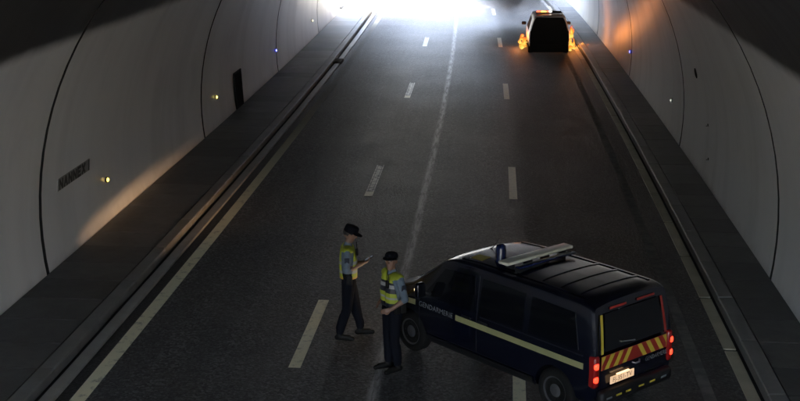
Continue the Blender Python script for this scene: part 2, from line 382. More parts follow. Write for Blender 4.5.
# ================================================================== vehicles
m_glass=mat('dark_glass',(.003,.0035,.005),.08,spec=.3)
m_black=mat('black_plastic',(.008,.008,.009),.5,spec=.3)
m_tyre=mat('tyre_rubber',(.008,.008,.008),.9,spec=.15,bump=.3,bscale=90)
m_rim=mat('steel_rim',(.10,.10,.105),.45,.6)
m_navy=mat('navy_paint',(.0022,.0032,.009),.25,spec=.35,coat=.55,var=.15,vscale=3)
m_chrome=mat('bright_metal',(.45,.45,.45),.3,.9)
class Loft:
    """car body lofted along x from stations (x, bottom, top, half width, half width at the top, top corner radius, belt height)"""
    def __init__(s,st,lean=None): s.st=st; s.lean=lean or (lambda x,z:0)
    def par(s,x):
        o=[]
        for q in range(1,7):
            acc=0
            for dx,wt in ((-.06,.25),(0,.5),(.06,.25)):
                X=min(max(x+dx,s.st[0][0]),s.st[-1][0])
                for a,b_ in zip(s.st,s.st[1:]):
                    if X<=b_[0]: t=(X-a[0])/(b_[0]-a[0]); acc+=wt*(a[q]+(b_[q]-a[q])*t); break
            o.append(acc)
        return o
    def sec(s,x):
        zb,zt,W,Wt,rc,bl=s.par(x); bl=min(bl,zt-rc-.03)
        p=[(0,zb),(.55*W,zb),(.88*W,zb+.01),(.965*W,zb+.09),(W,zb+.45*(bl-zb)),(.995*W,bl),(W+(Wt-W)*.5,bl+(zt-rc-bl)*.5),(Wt,zt-rc),(Wt-.25*rc,zt-.28*rc),(Wt-rc,zt-.02),(.55*Wt,zt+.012),(0,zt+.02)]
        for _ in range(2):
            n=[p[0]]
            for a,b_ in zip(p,p[1:]): n+=[(.75*a[0]+.25*b_[0],.75*a[1]+.25*b_[1]),(.25*a[0]+.75*b_[0],.25*a[1]+.75*b_[1])]
            n.append(p[-1]); p=n
        return p
    def mesh(s,xs):
        v=[];f=[];n=None
        for x in xs:
            h=s.sec(x); full=h+[(-y,z) for y,z in h[-2:0:-1]]; n=len(full)
            v+=[(x+s.lean(x,z),y,z) for y,z in full]
        for i in range(len(xs)-1):
            for k in range(n): f.append((i*n+k,(i+1)*n+k,(i+1)*n+(k+1)%n,i*n+(k+1)%n))
        f.append(tuple(range(n))); f.append(tuple((len(xs)-1)*n+k for k in range(n-1,-1,-1)))
        return v,f
    def ys(s,x,z):
        p=s.sec(x); m=len(p)
        for a,b_ in zip(p,p[1:]):
            if a[1]<=z<=b_[1] and b_[1]>a[1]+1e-9: return a[0]+(b_[0]-a[0])*(z-a[1])/(b_[1]-a[1])
        return p[m//2][0]
    def zs(s,x,y):
        p=s.sec(x)[::-1]; y=abs(y)
        for a,b_ in zip(p,p[1:]):
            if a[0]<=y<=b_[0]+1e-9 and b_[0]>a[0]: return a[1]+(b_[1]-a[1])*(y-a[0])/(b_[0]-a[0])
        return p[-8][1]
    def side(s,q,sgn,off,nu=8,nv=6):
        """panel on the flank: q = four (x,z) corners"""
        def fn(u,v):
            x=(q[0][0]*(1-u)+q[1][0]*u)*(1-v)+(q[3][0]*(1-u)+q[2][0]*u)*v; z=(q[0][1]*(1-u)+q[1][1]*u)*(1-v)+(q[3][1]*(1-u)+q[2][1]*u)*v
            return (x+s.lean(x,z),sgn*(s.ys(x,z)+off),z)
        return fn
    def top(s,q,off,nu=8,nv=8):
        def fn(u,v):
            x=(q[0][0]*(1-u)+q[1][0]*u)*(1-v)+(q[3][0]*(1-u)+q[2][0]*u)*v; y=(q[0][1]*(1-u)+q[1][1]*u)*(1-v)+(q[3][1]*(1-u)+q[2][1]*u)*v
            z=s.zs(x,y)+off; return (x+off*.5+s.lean(x,z),y,z)
        return fn
def plate(name,fn,nu,nv,m,parent,th=.006,flip=False,n=None,smooth=True):
    """thin solid panel lying on a surface: front = fn(u,v), thickness along vector n"""
    v,f=patch(fn,nu,nv,flip); o=mesh(name,v,f,m,parent,smooth)
    md=o.modifiers.new('thickness','SOLIDIFY'); md.thickness=th; md.offset=-1; md=o.modifiers.new('crease','EDGE_SPLIT'); md.split_angle=R(35)
    return o
def cut_wheels(o,centres,r,wd):
    for c in centres:
        k=MB(); k.lathe([(r,-wd/2),(r,wd/2)],28,Matrix.Translation(c)@Matrix.Rotation(R(90),4,'X')); ko=k.build('cutter',m_black)
        ko.matrix_world=Matrix.Identity(4); md=o.modifiers.new('b','BOOLEAN'); md.object=ko; md.operation='DIFFERENCE'; md.solver='EXACT'
        bpy.context.view_layer.update(); me=evaluated(o); o.modifiers.clear(); old=o.data; o.data=me; bpy.data.meshes.remove(old); bpy.data.objects.remove(ko)
    me=o.data
    bm=bmesh.new(); bm.from_mesh(me)
    for e in bm.edges:
        if len(e.link_faces)==2 and e.calc_face_angle(0)>R(38): e.smooth=False
    for q in bm.faces: q.smooth=True
    bm.to_mesh(me); bm.free()
def wheel(parent,c,r,wd,sgn,rim_m):
    M=Matrix.Translation(c)@Matrix.Rotation(-sgn*R(90),4,'X')
    k=MB(); k.lathe([(r*.62,-wd/2),(r*.93,-wd/2),(r,-wd/2+.03),(r,wd/2-.03),(r*.93,wd/2),(r*.66,wd/2),(r*.64,wd/2-.02)],32,M); t=k.build('wheel',m_tyre,parent,True)
    k=MB(); k.lathe([(r*.66,wd/2-.03),(r*.66,wd/2-.004),(r*.60,wd/2-.006),(r*.57,wd/2-.035),(r*.3,wd/2-.02),(r*.16,wd/2-.005),(r*.02,wd/2-.003)],32,M); k.build('rim',rim_m,t)
    for i in range(8):
        a=2*math.pi*i/8; k=MB(); k.lathe([(r*.07,0),(r*.065,.008)],8,M@Matrix.Translation((r*.44*math.cos(a),r*.44*math.sin(a),wd/2-.028))); k.build('rim_hole',m_black,t)
    return t
# ------------------------------------------------------------------ police van
VAN=thing('police_van','dark navy police van with yellow side stripe and red-yellow chevrons, parked across the lanes','van',(1.1726,16.583,0),2.3694)
WB=3.08; XR=-.70; XF=3.93
VL=Loft([(XR,.42,1.68,.80,.745,.10,.95),(XR+.05,.34,1.72,.84,.775,.11,.95),(XR+.22,.27,1.75,.858,.785,.12,.95),(.3,.25,1.765,.86,.785,.12,.95),(1.7,.25,1.765,.86,.78,.12,.95),(2.15,.25,1.74,.86,.765,.12,.95),(2.42,.25,1.66,.858,.745,.11,.95),(2.8,.25,1.38,.855,.73,.1,.95),(3.12,.25,1.14,.85,.74,.08,.92),(3.4,.25,1.04,.835,.72,.09,.86),(3.7,.26,.93,.79,.66,.12,.78),(3.86,.27,.80,.70,.58,.13,.65),(XF,.33,.66,.60,.5,.1,.55)],
  lean=lambda x,z: .13*max(0,(z-.95)/.8)**1.3*max(0,min(1,(.5-x)/1.2)))
xs=[XR+.012*i for i in range(6)]+[XR+.1+(XF-XR-.2)*i/60 for i in range(61)]+[XF-.06,XF-.03,XF]
v,f=VL.mesh(xs); body=mesh('body',v,f,m_navy,VAN,True)
body.parent=None; cut_wheels(body,[(0,.9,.33),(0,-.9,.33),(WB,.9,.33),(WB,-.9,.33)],.375,.5); body.parent=VAN
for x in (0,WB):
    for sg in (1,-1): wheel(VAN,(x,sg*.745,.325),.325,.2,sg,m_rim)
k=MB(); k.box((1.54,0,.33),(3.9,1.25,.18)); k.build('underbody',m_black,VAN)
ws=plate('windscreen',VL.top([(2.40,.66),(2.40,-.66),(3.06,-.70),(3.06,.70)],.006),12,10,m_glass,VAN)
for a,b_ in (((3.07,.62),(2.78,.2)),((3.07,.0),(2.78,-.45))):
    k=MB(); k.tube([(a[0]+.03,a[1],VL.zs(a[0],a[1])+.03),(b_[0]+.03,b_[1],VL.zs(b_[0],b_[1])+.035)],.008,6); k.build('wiper',m_black,VAN)
for sg in (1,-1):
    plate('front_side_window',VL.side([(1.62,1.03),(2.78,1.02),(2.34,1.53),(1.66,1.58)],sg,.005),8,6,m_glass,VAN,flip=sg<0)
    plate('rear_side_window',VL.side([(.62,1.04),(1.52,1.03),(1.50,1.58),(.64,1.58)],sg,.005),8,6,m_glass,VAN,flip=sg<0)
    plate('rear_side_window',VL.side([(-.42,1.06),(.52,1.04),(.50,1.57),(-.36,1.55)],sg,.005),8,6,m_glass,VAN,flip=sg<0)
    # door shut lines, sliding rail, sill, handles
    for x in (1.57,2.86):
        z1=1.60 if x<2 else 1.0
        k=MB(); k.tube([(x,sg*(VL.ys(x,z)+.0015),z) for z in [.42+(z1-.42)*i/12 for i in range(13)]],.004,5); k.build('door_seam',m_black,VAN)
    k=MB(); k.tube([(x,sg*(VL.ys(x,.42)+.0015),.42) for x in [.45+(2.68-.45)*i/20 for i in range(21)]],.004,5); k.build('door_seam',m_black,VAN)
    k=MB(); k.tube([(x,sg*(VL.ys(x,1.0)+.004),1.0) for x in [-.5+2.0*i/20 for i in range(21)]],.008,6); k.build('door_rail',m_black,VAN)
    plate('sill',VL.side([(.42,.28),(2.66,.28),(2.66,.40),(.42,.40)],sg,.012),12,2,m_black,VAN,.02,flip=sg<0)
    for x in (1.42,1.78):
        k=MB(); k.box((x,sg*(VL.ys(x,.93)+.02),.93),(.19,.03,.035),bev=.01); k.build('door_handle',m_black,VAN)
    # mirror
    k=MB(); k.tube([(2.62,sg*.82,1.07),(2.66,sg*.94,1.10)],.03,8); mo=k.build('mirror',m_black,VAN,True)
    k=MB(); k.box((2.68,sg*1.0,1.15),(.10,.17,.24),bev=.035); k.build('mirror_housing',m_navy,mo,True)
    k=MB(); k.box((2.625,sg*1.0,1.15),(.008,.14,.2)); k.build('mirror_glass',m_glass,mo)
# grille, bumpers, headlights
k=MB(); k.box((3.90,0,.36),(.16,1.3,.16),bev=.05); k.build('front_bumper',m_black,VAN,True)
k=MB(); k.box((3.925,0,.60),(.05,.75,.13),bev=.02); k.build('grille',m_black,VAN,True)
m_head=mat('lit_headlight',(.8,.8,.75),.2,emit=(1,.72,.42),es=1.2)
for sg in (1,-1):
    k=MB(); k.ell((3.76,sg*.60,.72),(.13,.13,.085)); k.build('headlight',m_head,VAN,True)
    ld=bpy.data.lights.new('headlamp_beam','SPOT'); ld.energy=HEAD_W; ld.color=(1,.58,.28); ld.spot_size=R(36); ld.spot_blend=1; ld.shadow_soft_size=.08
    lo=bpy.data.objects.new('headlamp_beam',ld); COL.objects.link(lo); lo.parent=VAN; lo.location=(3.98,sg*.58,.70); lo.scale=(1.1,.17,1)
    lo.rotation_euler=Vector((-1,.05 if sg>0 else .08,.06)).to_track_quat('Z','Y').to_euler()
# yellow side stripe with lettering
m_stripe=mat('reflective_stripe',(.24,.235,.11),.5,var=.2,vscale=5)
m_letter=mat('pale_lettering',(.13,.14,.145),.5)
m_orange=mat('orange_reflector',(.8,.2,.03),.4)
zs0,zs1=.81,.898
def bend_text(s,size,x0,z0,sgn,width,parent,name,off,m,loft=None):
    v,f=text_flat(s,size); mn=min(q.x for q in v); mx=max(q.x for q in v); k_=width/(mx-mn)
    L=loft or VL; o=[]
    for q in v:
        x=x0-sgn*(q.x-mn)*k_; z=z0+q.y; o.append((x,sgn*(L.ys(x,z)+off),z))
    return mesh(name,o,f,m,parent)
for sg in (1,-1):
    xa=3.05; 
    plate('side_stripe',VL.side([(-.52,zs0),(2.02,zs0),(2.02,zs1),(-.52,zs1)],sg,.006),24,2,m_stripe,VAN,.004,flip=sg<0)
    plate('side_stripe',VL.side([(2.95,zs0),(3.42,zs0-.03),(3.40,zs1-.04),(2.95,zs1)],sg,.006),6,2,m_stripe,VAN,.004,flip=sg<0)
    plate('side_reflector',VL.side([(3.44,zs0-.02),(3.56,zs0-.03),(3.56,zs1-.06),(3.44,zs1-.05)],sg,.008),3,2,m_orange,VAN,.006,flip=sg<0)
    x0=2.86 if sg>0 else 2.08
    bend_text('GENDARMERIE',.115,x0,zs0+.01,sg,.78,VAN,'lettering',.007,m_letter)
# rear end
def rx(z): return XR+VL.lean(XR,z)
def rear(y0,y1,z0,z1,off=.006,sk=0):
    def fn(u,v):
        z=z0+(z1-z0)*v; y=y0+(y1-y0)*u+sk*v; return (rx(z)-off,y,z)
    return fn
plate('rear_window',lambda u,v:(lambda z:(rx(z)-.006,(.62-.05*v)*(1-2*u),z))(1.06+.5*v),12,8,m_glass,VAN)
m_yel=mat('yellow_reflective',(.5,.38,.04),.5); m_red=mat('red_reflective',(.26,.018,.012),.5)
plate('window_border',rear(.70,.655,1.03,1.56,.007,-.045),1,8,m_yel,VAN,.004); plate('window_border',rear(-.655,-.70,1.03,1.56,.007,.045),1,8,m_red,VAN,.004)
plate('window_border',rear(.45,.10,1.60,1.63,.007),6,1,m_red,VAN,.004); plate('window_border',rear(-.12,-.5,1.60,1.63,.007),6,1,m_red,VAN,.004)
n=0
zc0,zc1=.80,1.0
plate('chevron_panel',rear(.70,-.70,zc0,zc1,.006),14,3,m_red,VAN,.004)
for sg in (1,-1):
    for i in range(4):
        y=.05+i*.185; 
        def fn(u,v,y=y,sg=sg):
            z=zc0+.004+(zc1-zc0-.008)*v; yy=min(.695,y+.085*u+.13*(1-v)); return (rx(z)-.0095,sg*yy,z)
        plate('chevron_stripe',fn,2,3,m_yel,VAN,.003,flip=sg>0)
m_tail=mat('lit_tail_lamp',(.5,.02,.01),.25,emit=(1,.03,.012),es=.16); m_tail2=mat('tail_lamp_lens',(.25,.01,.01),.2)
for sg in (1,-1):
    k=MB(); k.box((XR+.05,sg*.785,.80),(.14,.11,.46),bev=.035); t=k.build('tail_lamp',m_tail2,VAN,True)
    for z in (.70,.89):
        k=MB(); k.box((XR+.0,sg*.80,z),(.07,.075,.10),bev=.03); k.build('tail_lamp_bulb',m_tail,t,True)
m_plate=mat('glowing_number_plate',(.5,.47,.40),.4,emit=(1,.6,.3),es=.022)  # lamp light on the plate is put into its own emission
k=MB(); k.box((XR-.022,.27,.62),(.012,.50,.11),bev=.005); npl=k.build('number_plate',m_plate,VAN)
v,f=text_flat('FJ-351-TV',.10); mn=min(q.x for q in v); mx=max(q.x for q in v)
mesh('plate_lettering',[(XR-.0295,.27+.2-(q.x-mn)*.4/(mx-mn),.585+q.y) for q in v],f,m_black,npl)
m_lamp=mat('plate_lamp_lens',(.8,.7,.5),.3,emit=(1,.6,.3),es=.07)
k=MB(); k.box((XR-.03,.27,.69),(.03,.26,.014),bev=.006); k.build('plate_lamp',m_lamp,npl)
v,f=text_flat('GENDARMERIE',.095); mn=min(q.x for q in v); mx=max(q.x for q in v)
mesh('lettering',[(rx(.7)-.008,-.24-(q.x-mn)*.48/(mx-mn),.70+q.y) for q in v],f,m_letter,VAN)
k=MB(); k.box((XR-.03,0,.42),(.14,1.52,.2),bev=.05); bpR=k.build('rear_bumper',m_black,VAN,True)
for y in (.62,.42,.22,-.06,-.30,-.55):
    k=MB(); k.box((XR-.103,y,.42),(.006,.11,.025)); k.build('bumper_reflector',m_yel if abs(y)<.5 else m_letter,bpR)
k=MB(); k.tube([(XR-.03,.08,.78),(XR-.06,.04,.765),(XR-.06,-.04,.765),(XR-.03,-.08,.78)],.012,8); k.build('tailgate_handle',m_chrome,VAN,True)
k=MB(); k.tube([(rx(1.1)-.03,.02,1.09),(rx(1.2)-.03,.30,1.13)],.008,6); k.build('rear_wiper',m_chrome,VAN)
# roof: ribs, light bar, beacon, aerial
for x in (-.30,.10,.50):
    plate('roof_rib',VL.top([(x,.62),(x,-.62),(x+.035,-.62),(x+.035,.62)],.012),10,1,m_navy,VAN,.012)
for sg in (1,-1):
    plate('roof_rail',VL.top([(-.5,sg*.66),(-.5,sg*.62),(2.1,sg*.61),(2.1,sg*.65)],.014),1,20,m_navy,VAN,.014,flip=sg<0)
m_bar=mat('pale_light_bar',(.5,.5,.42),.35,coat=.3)
m_blue=mat('blue_beacon',(.006,.012,.05),.25)
k=MB(); k.box((1.20,0,1.868),(.20,1.40,.05),bev=.02); lb=k.build('light_bar',m_bar,VAN,True)
for y in (.55,.18,-.18,-.55):
    k=MB(); k.box((1.20,y,1.81),(.14,.05,.08)); k.build('bar_bracket',m_black,lb)
k=MB(); k.box((1.0,0,1.83),(.10,1.2,.03),bev=.01); k.build('bar_lamp',m_blue,lb,True)
k=MB(); k.lathe([(.085,1.76),(.09,1.79),(.08,1.81),(.078,1.96),(.065,2.02),(.02,2.04)],20,Matrix.Translation((1.52,.42,0))); k.build('beacon',m_blue,VAN,True)
k=MB(); k.tube([(2.12,.05,1.75),(2.06,.05,1.79),(1.88,.05,2.02)],[.014,.006,.003],6); k.build('aerial',m_black,VAN)
plate('roof_patch',VL.top([(1.75,.62),(1.75,.40),(2.0,.40),(2.0,.62)],.005),4,4,m_yel,VAN,.004)  # plain yellow patch near the front of the roof
# ------------------------------------------------------------------ burning car
m_white=mat('sooty_white_paint',(.55,.55,.54),.35,coat=.3,var=.3,vscale=2)
m_blk_metal=mat('black_metal',(.006,.006,.006),.8,bump=.4,bscale=30)  # black finish for the car's rear, windows and wheels
CAR=thing('burning_car','white car with a black tailgate and flames at both sides','car',(bend(2.22,53.5),53.5,0),R(90)+K*54)
CL=Loft([(-.75,.42,1.58,.83,.66,.16,.85),(-.68,.32,1.64,.86,.69,.17,.9),(-.45,.26,1.68,.88,.71,.17,.95),(.3,.26,1.70,.88,.71,.16,.95),(1.3,.26,1.69,.88,.70,.15,.95),(1.75,.26,1.58,.88,.67,.13,.95),(2.35,.26,1.16,.87,.70,.1,.92),(2.7,.26,1.05,.86,.72,.1,.88),(3.2,.28,.94,.80,.66,.12,.78),(3.4,.3,.8,.7,.56,.12,.65)],
  lean=lambda x,z: .16*max(0,(z-.85)/.8)**1.2*max(0,min(1,(.6-x)/1.35)))
v,f=CL.mesh([-.75,-.735,-.71]+[-.68+4.05*i/50 for i in range(51)]+[3.4]); cb=mesh('body',v,f,m_white,CAR,True)
cb.parent=None; cut_wheels(cb,[(0,.9,.32),(0,-.9,.32),(2.6,.9,.32),(2.6,-.9,.32)],.36,.5); cb.parent=CAR
for x in (0,2.6):
    for sg in (1,-1): wheel(CAR,(x,sg*.76,.315),.315,.2,sg,m_blk_metal)
def crx(z): return -.75+CL.lean(-.75,z)
def tailgate_fn(u,v):
    z=.30+1.285*v; y=CL.ys(-.74,min(max(z,.45),1.42))*.99*(1-.16*(max(0,z-1.38)/.2)**1.5)*(1-2*u); return (crx(z)-.008,y,z)
plate('tailgate',tailgate_fn,14,12,m_blk_metal,CAR,.01)
plate('rear_window',lambda u,v:(lambda z:(crx(z)-.014,(CL.ys(-.74,z)-.12)*(1-2*u),z))(.98+.36*v),10,6,m_blk_metal,CAR,.006)
k=MB(); k.box((-.78,0,.33),(.16,1.66,.42),bev=.05); k.build('rear_bumper',m_blk_metal,CAR,True)
for sg in (1,-1):
    k=MB(); k.box((-.70,sg*.76,.86),(.13,.12,.34),bev=.03); k.build('tail_lamp',m_blk_metal,CAR,True)
    plate('side_window',CL.side([(-.2,1.0),(.75,1.0),(.72,1.5),(-.02,1.48)],sg,.006),8,6,m_blk_metal,CAR,flip=sg<0)
    plate('side_window',CL.side([(.83,1.0),(2.0,1.0),(1.62,1.46),(.85,1.5)],sg,.006),8,6,m_blk_metal,CAR,flip=sg<0)
    k=MB(); k.box((1.85,sg*.99,1.08),(.1,.2,.15),bev=.04); k.build('mirror',m_blk_metal,CAR,True)
plate('windscreen',CL.top([(1.80,.58),(1.80,-.58),(2.3,-.64),(2.3,.64)],.006),8,8,m_blk_metal,CAR)
m_barred=mat('lit_red_lamp',(.5,.05,.02),.3,emit=(1,.10,.04),es=.14); m_baror=mat('lit_amber_lamp',(.6,.2,.03),.3,emit=(1,.35,.06),es=.2); m_barw=mat('lit_white_lamp',(.8,.8,.8),.3,emit=(1,.93,.85),es=.6)
k=MB(); k.box((-.12,0,1.745),(.2,1.12,.035),bev=.012); lb=k.build('light_bar',m_black,CAR,True)
for y0,y1,mm in ((.54,.36,m_barred),(.35,.12,m_baror),(.11,.0,m_barred),(-.01,-.10,m_barw),(-.12,-.52,m_black)):
    k=MB(); k.box((-.12,(y0+y1)/2,1.785),(.14,abs(y0-y1)-.01,.055),bev=.015); k.build('bar_lamp',mm,lb,True)
# ------------------------------------------------------------------ fire
m_fire=bpy.data.materials.new('flame'); m_fire.use_nodes=True; b=NB(m_fire); t=m_fire.node_tree; t.nodes.remove(t.nodes['Principled BSDF'])
tcn=b.n('ShaderNodeTexCoord'); gz=b.n('ShaderNodeSeparateXYZ'); b.L.new(tcn.outputs['Generated'],gz.inputs[0])
nz=b.noise(tcn.outputs['Object'],5,4,.6,1.5)
hh=b.math('ADD',gz.outputs[2],b.math('MULTIPLY',b.math('SUBTRACT',nz,.5),.7))
rmp=b.n('ShaderNodeValToRGB'); b.L.new(hh,rmp.inputs[0]); e=rmp.color_ramp.elements
e[0].position=.0; e[0].color=(1,.62,.14,1); e[1].position=1; e[1].color=(.7,.06,.01,1)
x=e.new(.4); x.color=(1,.36,.04,1); x=e.new(.7); x.color=(1,.16,.015,1)
em=b.n('ShaderNodeEmission'); b.L.new(rmp.outputs[0],em.inputs[0]); em.inputs[1].default_value=FIRE_S
tr=b.n('ShaderNodeBsdfTransparent'); ms=b.n('ShaderNodeMixShader'); lw=b.n('ShaderNodeLayerWeight'); lw.inputs[0].default_value=.5
al=b.math('MULTIPLY',b.mapr(nz,.40,.58,.0,1),b.mapr(gz.outputs[2],.5,1,.95,.25)); al=b.math('MULTIPLY',al,b.mapr(lw.outputs['Facing'],.35,.95,1,.05))
b.L.new(al,ms.inputs[0]); b.L.new(tr.outputs[0],ms.inputs[1]); b.L.new(em.outputs[0],ms.inputs[2])
b.L.new(ms.outputs[0],t.nodes['Material Output'].inputs[0])
rf=random.Random(5)
def flames(label,spots,lamp,watts):
    root=thing('fire',label,'fire',(bend(*lamp[:2]),lamp[1],0),0,'flames around the burning car')
    for (x,y,z0,h,r) in spots:
        k=MB(); pts=[];rr=[];ph=rf.uniform(0,6); lean=rf.uniform(-.12,.12)
        for i in range(15):
            t_=i/14; pts.append((x-lamp[0]+math.sin(ph+t_*5)*.10*h*t_+lean*t_*h,y-lamp[1]+math.cos(ph+t_*4)*.08*h*t_,z0+h*.85*t_)); rr.append(r*max(.02,(math.sin(math.pi*min(1,t_*.75+.25))**.8)*(1-t_)**.6*(1+.4*math.sin(ph*2+t_*9))))
        k.tube(pts,[q*.85 for q in rr],10); k.build('flame_tongue',m_fire,root,True)
    ld=bpy.data.lights.new('fire_glow','POINT'); ld.energy=watts; ld.color=(1,.32,.08); ld.shadow_soft_size=.3
    lo=bpy.data.objects.new('fire_glow',ld); COL.objects.link(lo); lo.parent=root; lo.location=(0,0,lamp[2])
def tongues(n,x0,x1,y0,y1,hmax,up):
    o=[]
    for i in range(n):
        q=rf.random(); h=hmax*(.25+.75*rf.random()**1.6); o.append((x0+(x1-x0)*rf.random(),y0+(y1-y0)*q,rf.choice((.1*rf.random(),.25*rf.random(),up*rf.random())),h,.05+.07*rf.random()))
    return o
flames('orange flames licking up the left side of the burning car',tongues(18,1.02,1.32,54.3,56.4,.62,.6),(1.02,55.0,.5),FIRE_W)
flames('orange flames between the burning car and the right wall',tongues(18,3.18,3.46,54.0,56.4,.8,.75)+tongues(9,3.4,4.15,54.4,55.4,.30,.1),(3.42,55.0,.6),FIRE_W*1.5)
# ------------------------------------------------------------------ smoke
m_smoke=bpy.data.materials.new('smoke'); m_smoke.use_nodes=True; b=NB(m_smoke); t=m_smoke.node_tree; t.nodes.remove(t.nodes['Principled BSDF'])
pv=b.n('ShaderNodeVolumePrincipled'); pv.inputs['Color'].default_value=(.5,.52,.56,1); pv.inputs['Anisotropy'].default_value=.2
tcn=b.n('ShaderNodeTexCoord'); nz=b.noise(b.scalev(tcn.outputs['Object'],1,.6,1),.55,4,.6,.6)
gd=b.n('ShaderNodeVectorMath',operation='LENGTH'); mp=b.n('ShaderNodeMapping'); b.L.new(tcn.outputs['Generated'],mp.inputs[0]); mp.inputs['Location'].default_value=(-1,-1,-1); mp.inputs['Scale'].default_value=(2,2,2); b.L.new(mp.outputs[0],gd.inputs[0])
den=b.math('MULTIPLY',b.mapr(nz,.36,.68),b.mapr(gd.outputs['Value'],.35,.98,1,0)); b.L.new(b.math('MULTIPLY',den,SMOKE_D),pv.inputs['Density'])
b.L.new(pv.outputs[0],t.nodes['Material Output'].inputs['Volume'])
def smoke(c,r,label):
    k=MB(); k.ell((0,0,0),r,n=24,m=14); o=k.build('smoke',m_smoke,None); o.location=c; o['kind']='stuff'; tag(o,label,'smoke'); return o
smoke((bend(1.2,62.5),62.5,3.1),(3.5,8.0,3.05),'pale grey smoke drifting from the burning car towards the tunnel exit')

# ================================================================== wall fittings
def wallframe(Y,z,side,yaw=True):
    X=wx(z,side); n=Vector((XC-X,0,ZC-z)).normalized()       # inward normal
    t=Vector((-K*Y,1,0)).normalized(); up=n.cross(t); up=up if up.z>0 else -up
    n=(n-t*n.dot(t)).normalized()
    M=Matrix((t,up,n)).transposed().to_4x4()                 # x along tunnel, y up, z out of wall
    return Matrix.Translation((bend(X,Y),Y,z))@M
m_hous=mat('lamp_housing',(.03,.03,.03),.5)
def led(Y,z,side,col,es,label,r=.042):
    m=mat('lit_marker_lens',(.6,.6,.5),.3,emit=col,es=es); root=thing('marker_light',label,'light',group='marker lights along the tunnel walls'); root.matrix_world=wallframe(Y,z,side)
    k=MB(); k.lathe([(r*1.5,-.01),(r*1.5,.02),(r*1.3,.035),(r*1.05,.035)],18); k.build('housing',m_hous,root,True)
    k=MB(); k.lathe([(r,.02),(r*.95,.05),(r*.6,.068),(r*.1,.073)],18); k.build('lens',m,root,True)
Y_=(1,.62,.08)
led(24.81,1.03,-1,Y_,.2,'lit yellow marker light on the left wall beside the dark lettering')
led(35.41,1.0,-1,(1,.8,.15),.15,'lit yellow marker light on the left wall just before the dark niche')
led(46.04,.98,-1,(.12,.14,1),.3,'lit blue marker light low on the left wall')
led(56.75,.95,-1,(.9,.85,.6),.12,'pale marker light farthest down the left wall',.05)
led(35.77,1.03,1,(.9,.9,.8),.02,'pale marker light low on the right wall')
led(46.34,1.03,1,(.12,.12,1),.15,'blue marker light on the right wall beyond the pale one',.05)
# niche on the left wall
m_niche=mat('dark_niche_door',(.006,.006,.006),.95,spec=.05); m_nfr=mat('niche_frame',(.012,.012,.012),.9,spec=.1)
root=thing('hydrant_niche','dark square niche cover at the foot of the left wall','niche'); root.matrix_world=wallframe(38.6,.72,-1)
k=MB(); k.box((0,0,.02),(1.0,1.06,.05),bev=.008); k.build('door',m_niche,root)
for c,dm in (((-.53,0,.025),(.06,1.18,.08)),((.53,0,.025),(.06,1.18,.08)),((0,.56,.025),(1.0,.06,.08)),((0,-.56,.025),(1.0,.06,.08))):
    k=MB(); k.box(c,dm,bev=.008); k.build('frame',m_nfr,root)
k=MB(); k.box((.38,0,.06),(.03,.16,.03),bev=.006); k.build('handle',m_black,root)
# illegible dark lettering on a plate
m_signp=mat('grey_sign_plate',(.30,.30,.28),.5); m_sletter=mat('dark_sign_letters',(.05,.05,.045),.6)
root=thing('wall_sign','narrow wall plate with dark lettering on the left wall near the camera','sign'); root.matrix_world=wallframe(22.8,1.62,-1)
k=MB(); k.box((0,0,.012),(1.86,.24,.02),bev=.004); k.build('plate',m_signp,root)
def stroke(k,x0,y0,x1,y1,wd=.055):
    a=Vector((x0,y0,.026)); c=Vector((x1,y1,.026)); dd=(c-a); M=Matrix.Rotation(math.atan2(dd.y,dd.x),4,'Z'); k.box((a+c)/2,(dd.length+wd*.6,wd,.006),M)
# glyph strokes as read from the blurred photograph
glyphs=[[(0,0,0,1),(0,1,1,0),(1,0,1,1)],[(0,0,.5,1),(.5,1,1,0),(.2,.4,.8,.4)],[(0,0,0,1),(0,1,1,0),(1,0,1,1)],[(0,0,0,1),(0,1,1,0),(1,0,1,1)],[(0,0,0,1),(0,0,1,0),(0,.5,.8,.5),(0,1,1,1)],[(0,0,1,1),(0,1,1,0)]]
for i,gl in enumerate(glyphs):
    k=MB(); x0=.86-i*.265-.20 if False else -.84+i*.26
    for a in gl: stroke(k,x0+a[0]*.16,-.085+a[1]*.17,x0+a[2]*.16,-.085+a[3]*.17)
    k.build('letter',m_sletter,root)
k=MB(); stroke(k,.86,-.10,.86,.10,.04); k.build('letter',m_sletter,root)
# right wall: bored hole drawn as a black disc, two stains as small blocks
root=thing('wall_opening','small dark round vent high on the right wall','opening'); root.matrix_world=wallframe(30.88,2.57,1)
k=MB(); k.lathe([(.13,-.01),(.13,.02),(.10,.025)],20); k.build('collar',m_nfr,root); k=MB(); k.lathe([(.10,.0),(.10,.027)],20); k.build('grille',m_niche,root)
for Y,z,lab in ((29.62,1.5,'small dark bracket above another on the right wall'),(29.35,.72,'small dark bracket lowest on the right wall')):
    root=thing('wall_stain',lab,'stain'); root.matrix_world=wallframe(Y,z,1)
    k=MB(); k.box((0,0,.015),(.04,.06,.02),bev=.004); k.build('plate',m_nfr,root); k=MB(); k.box((0,-.02,.05),(.02,.02,.02),bev=.003); k.build('stain_block',m_nfr,root)
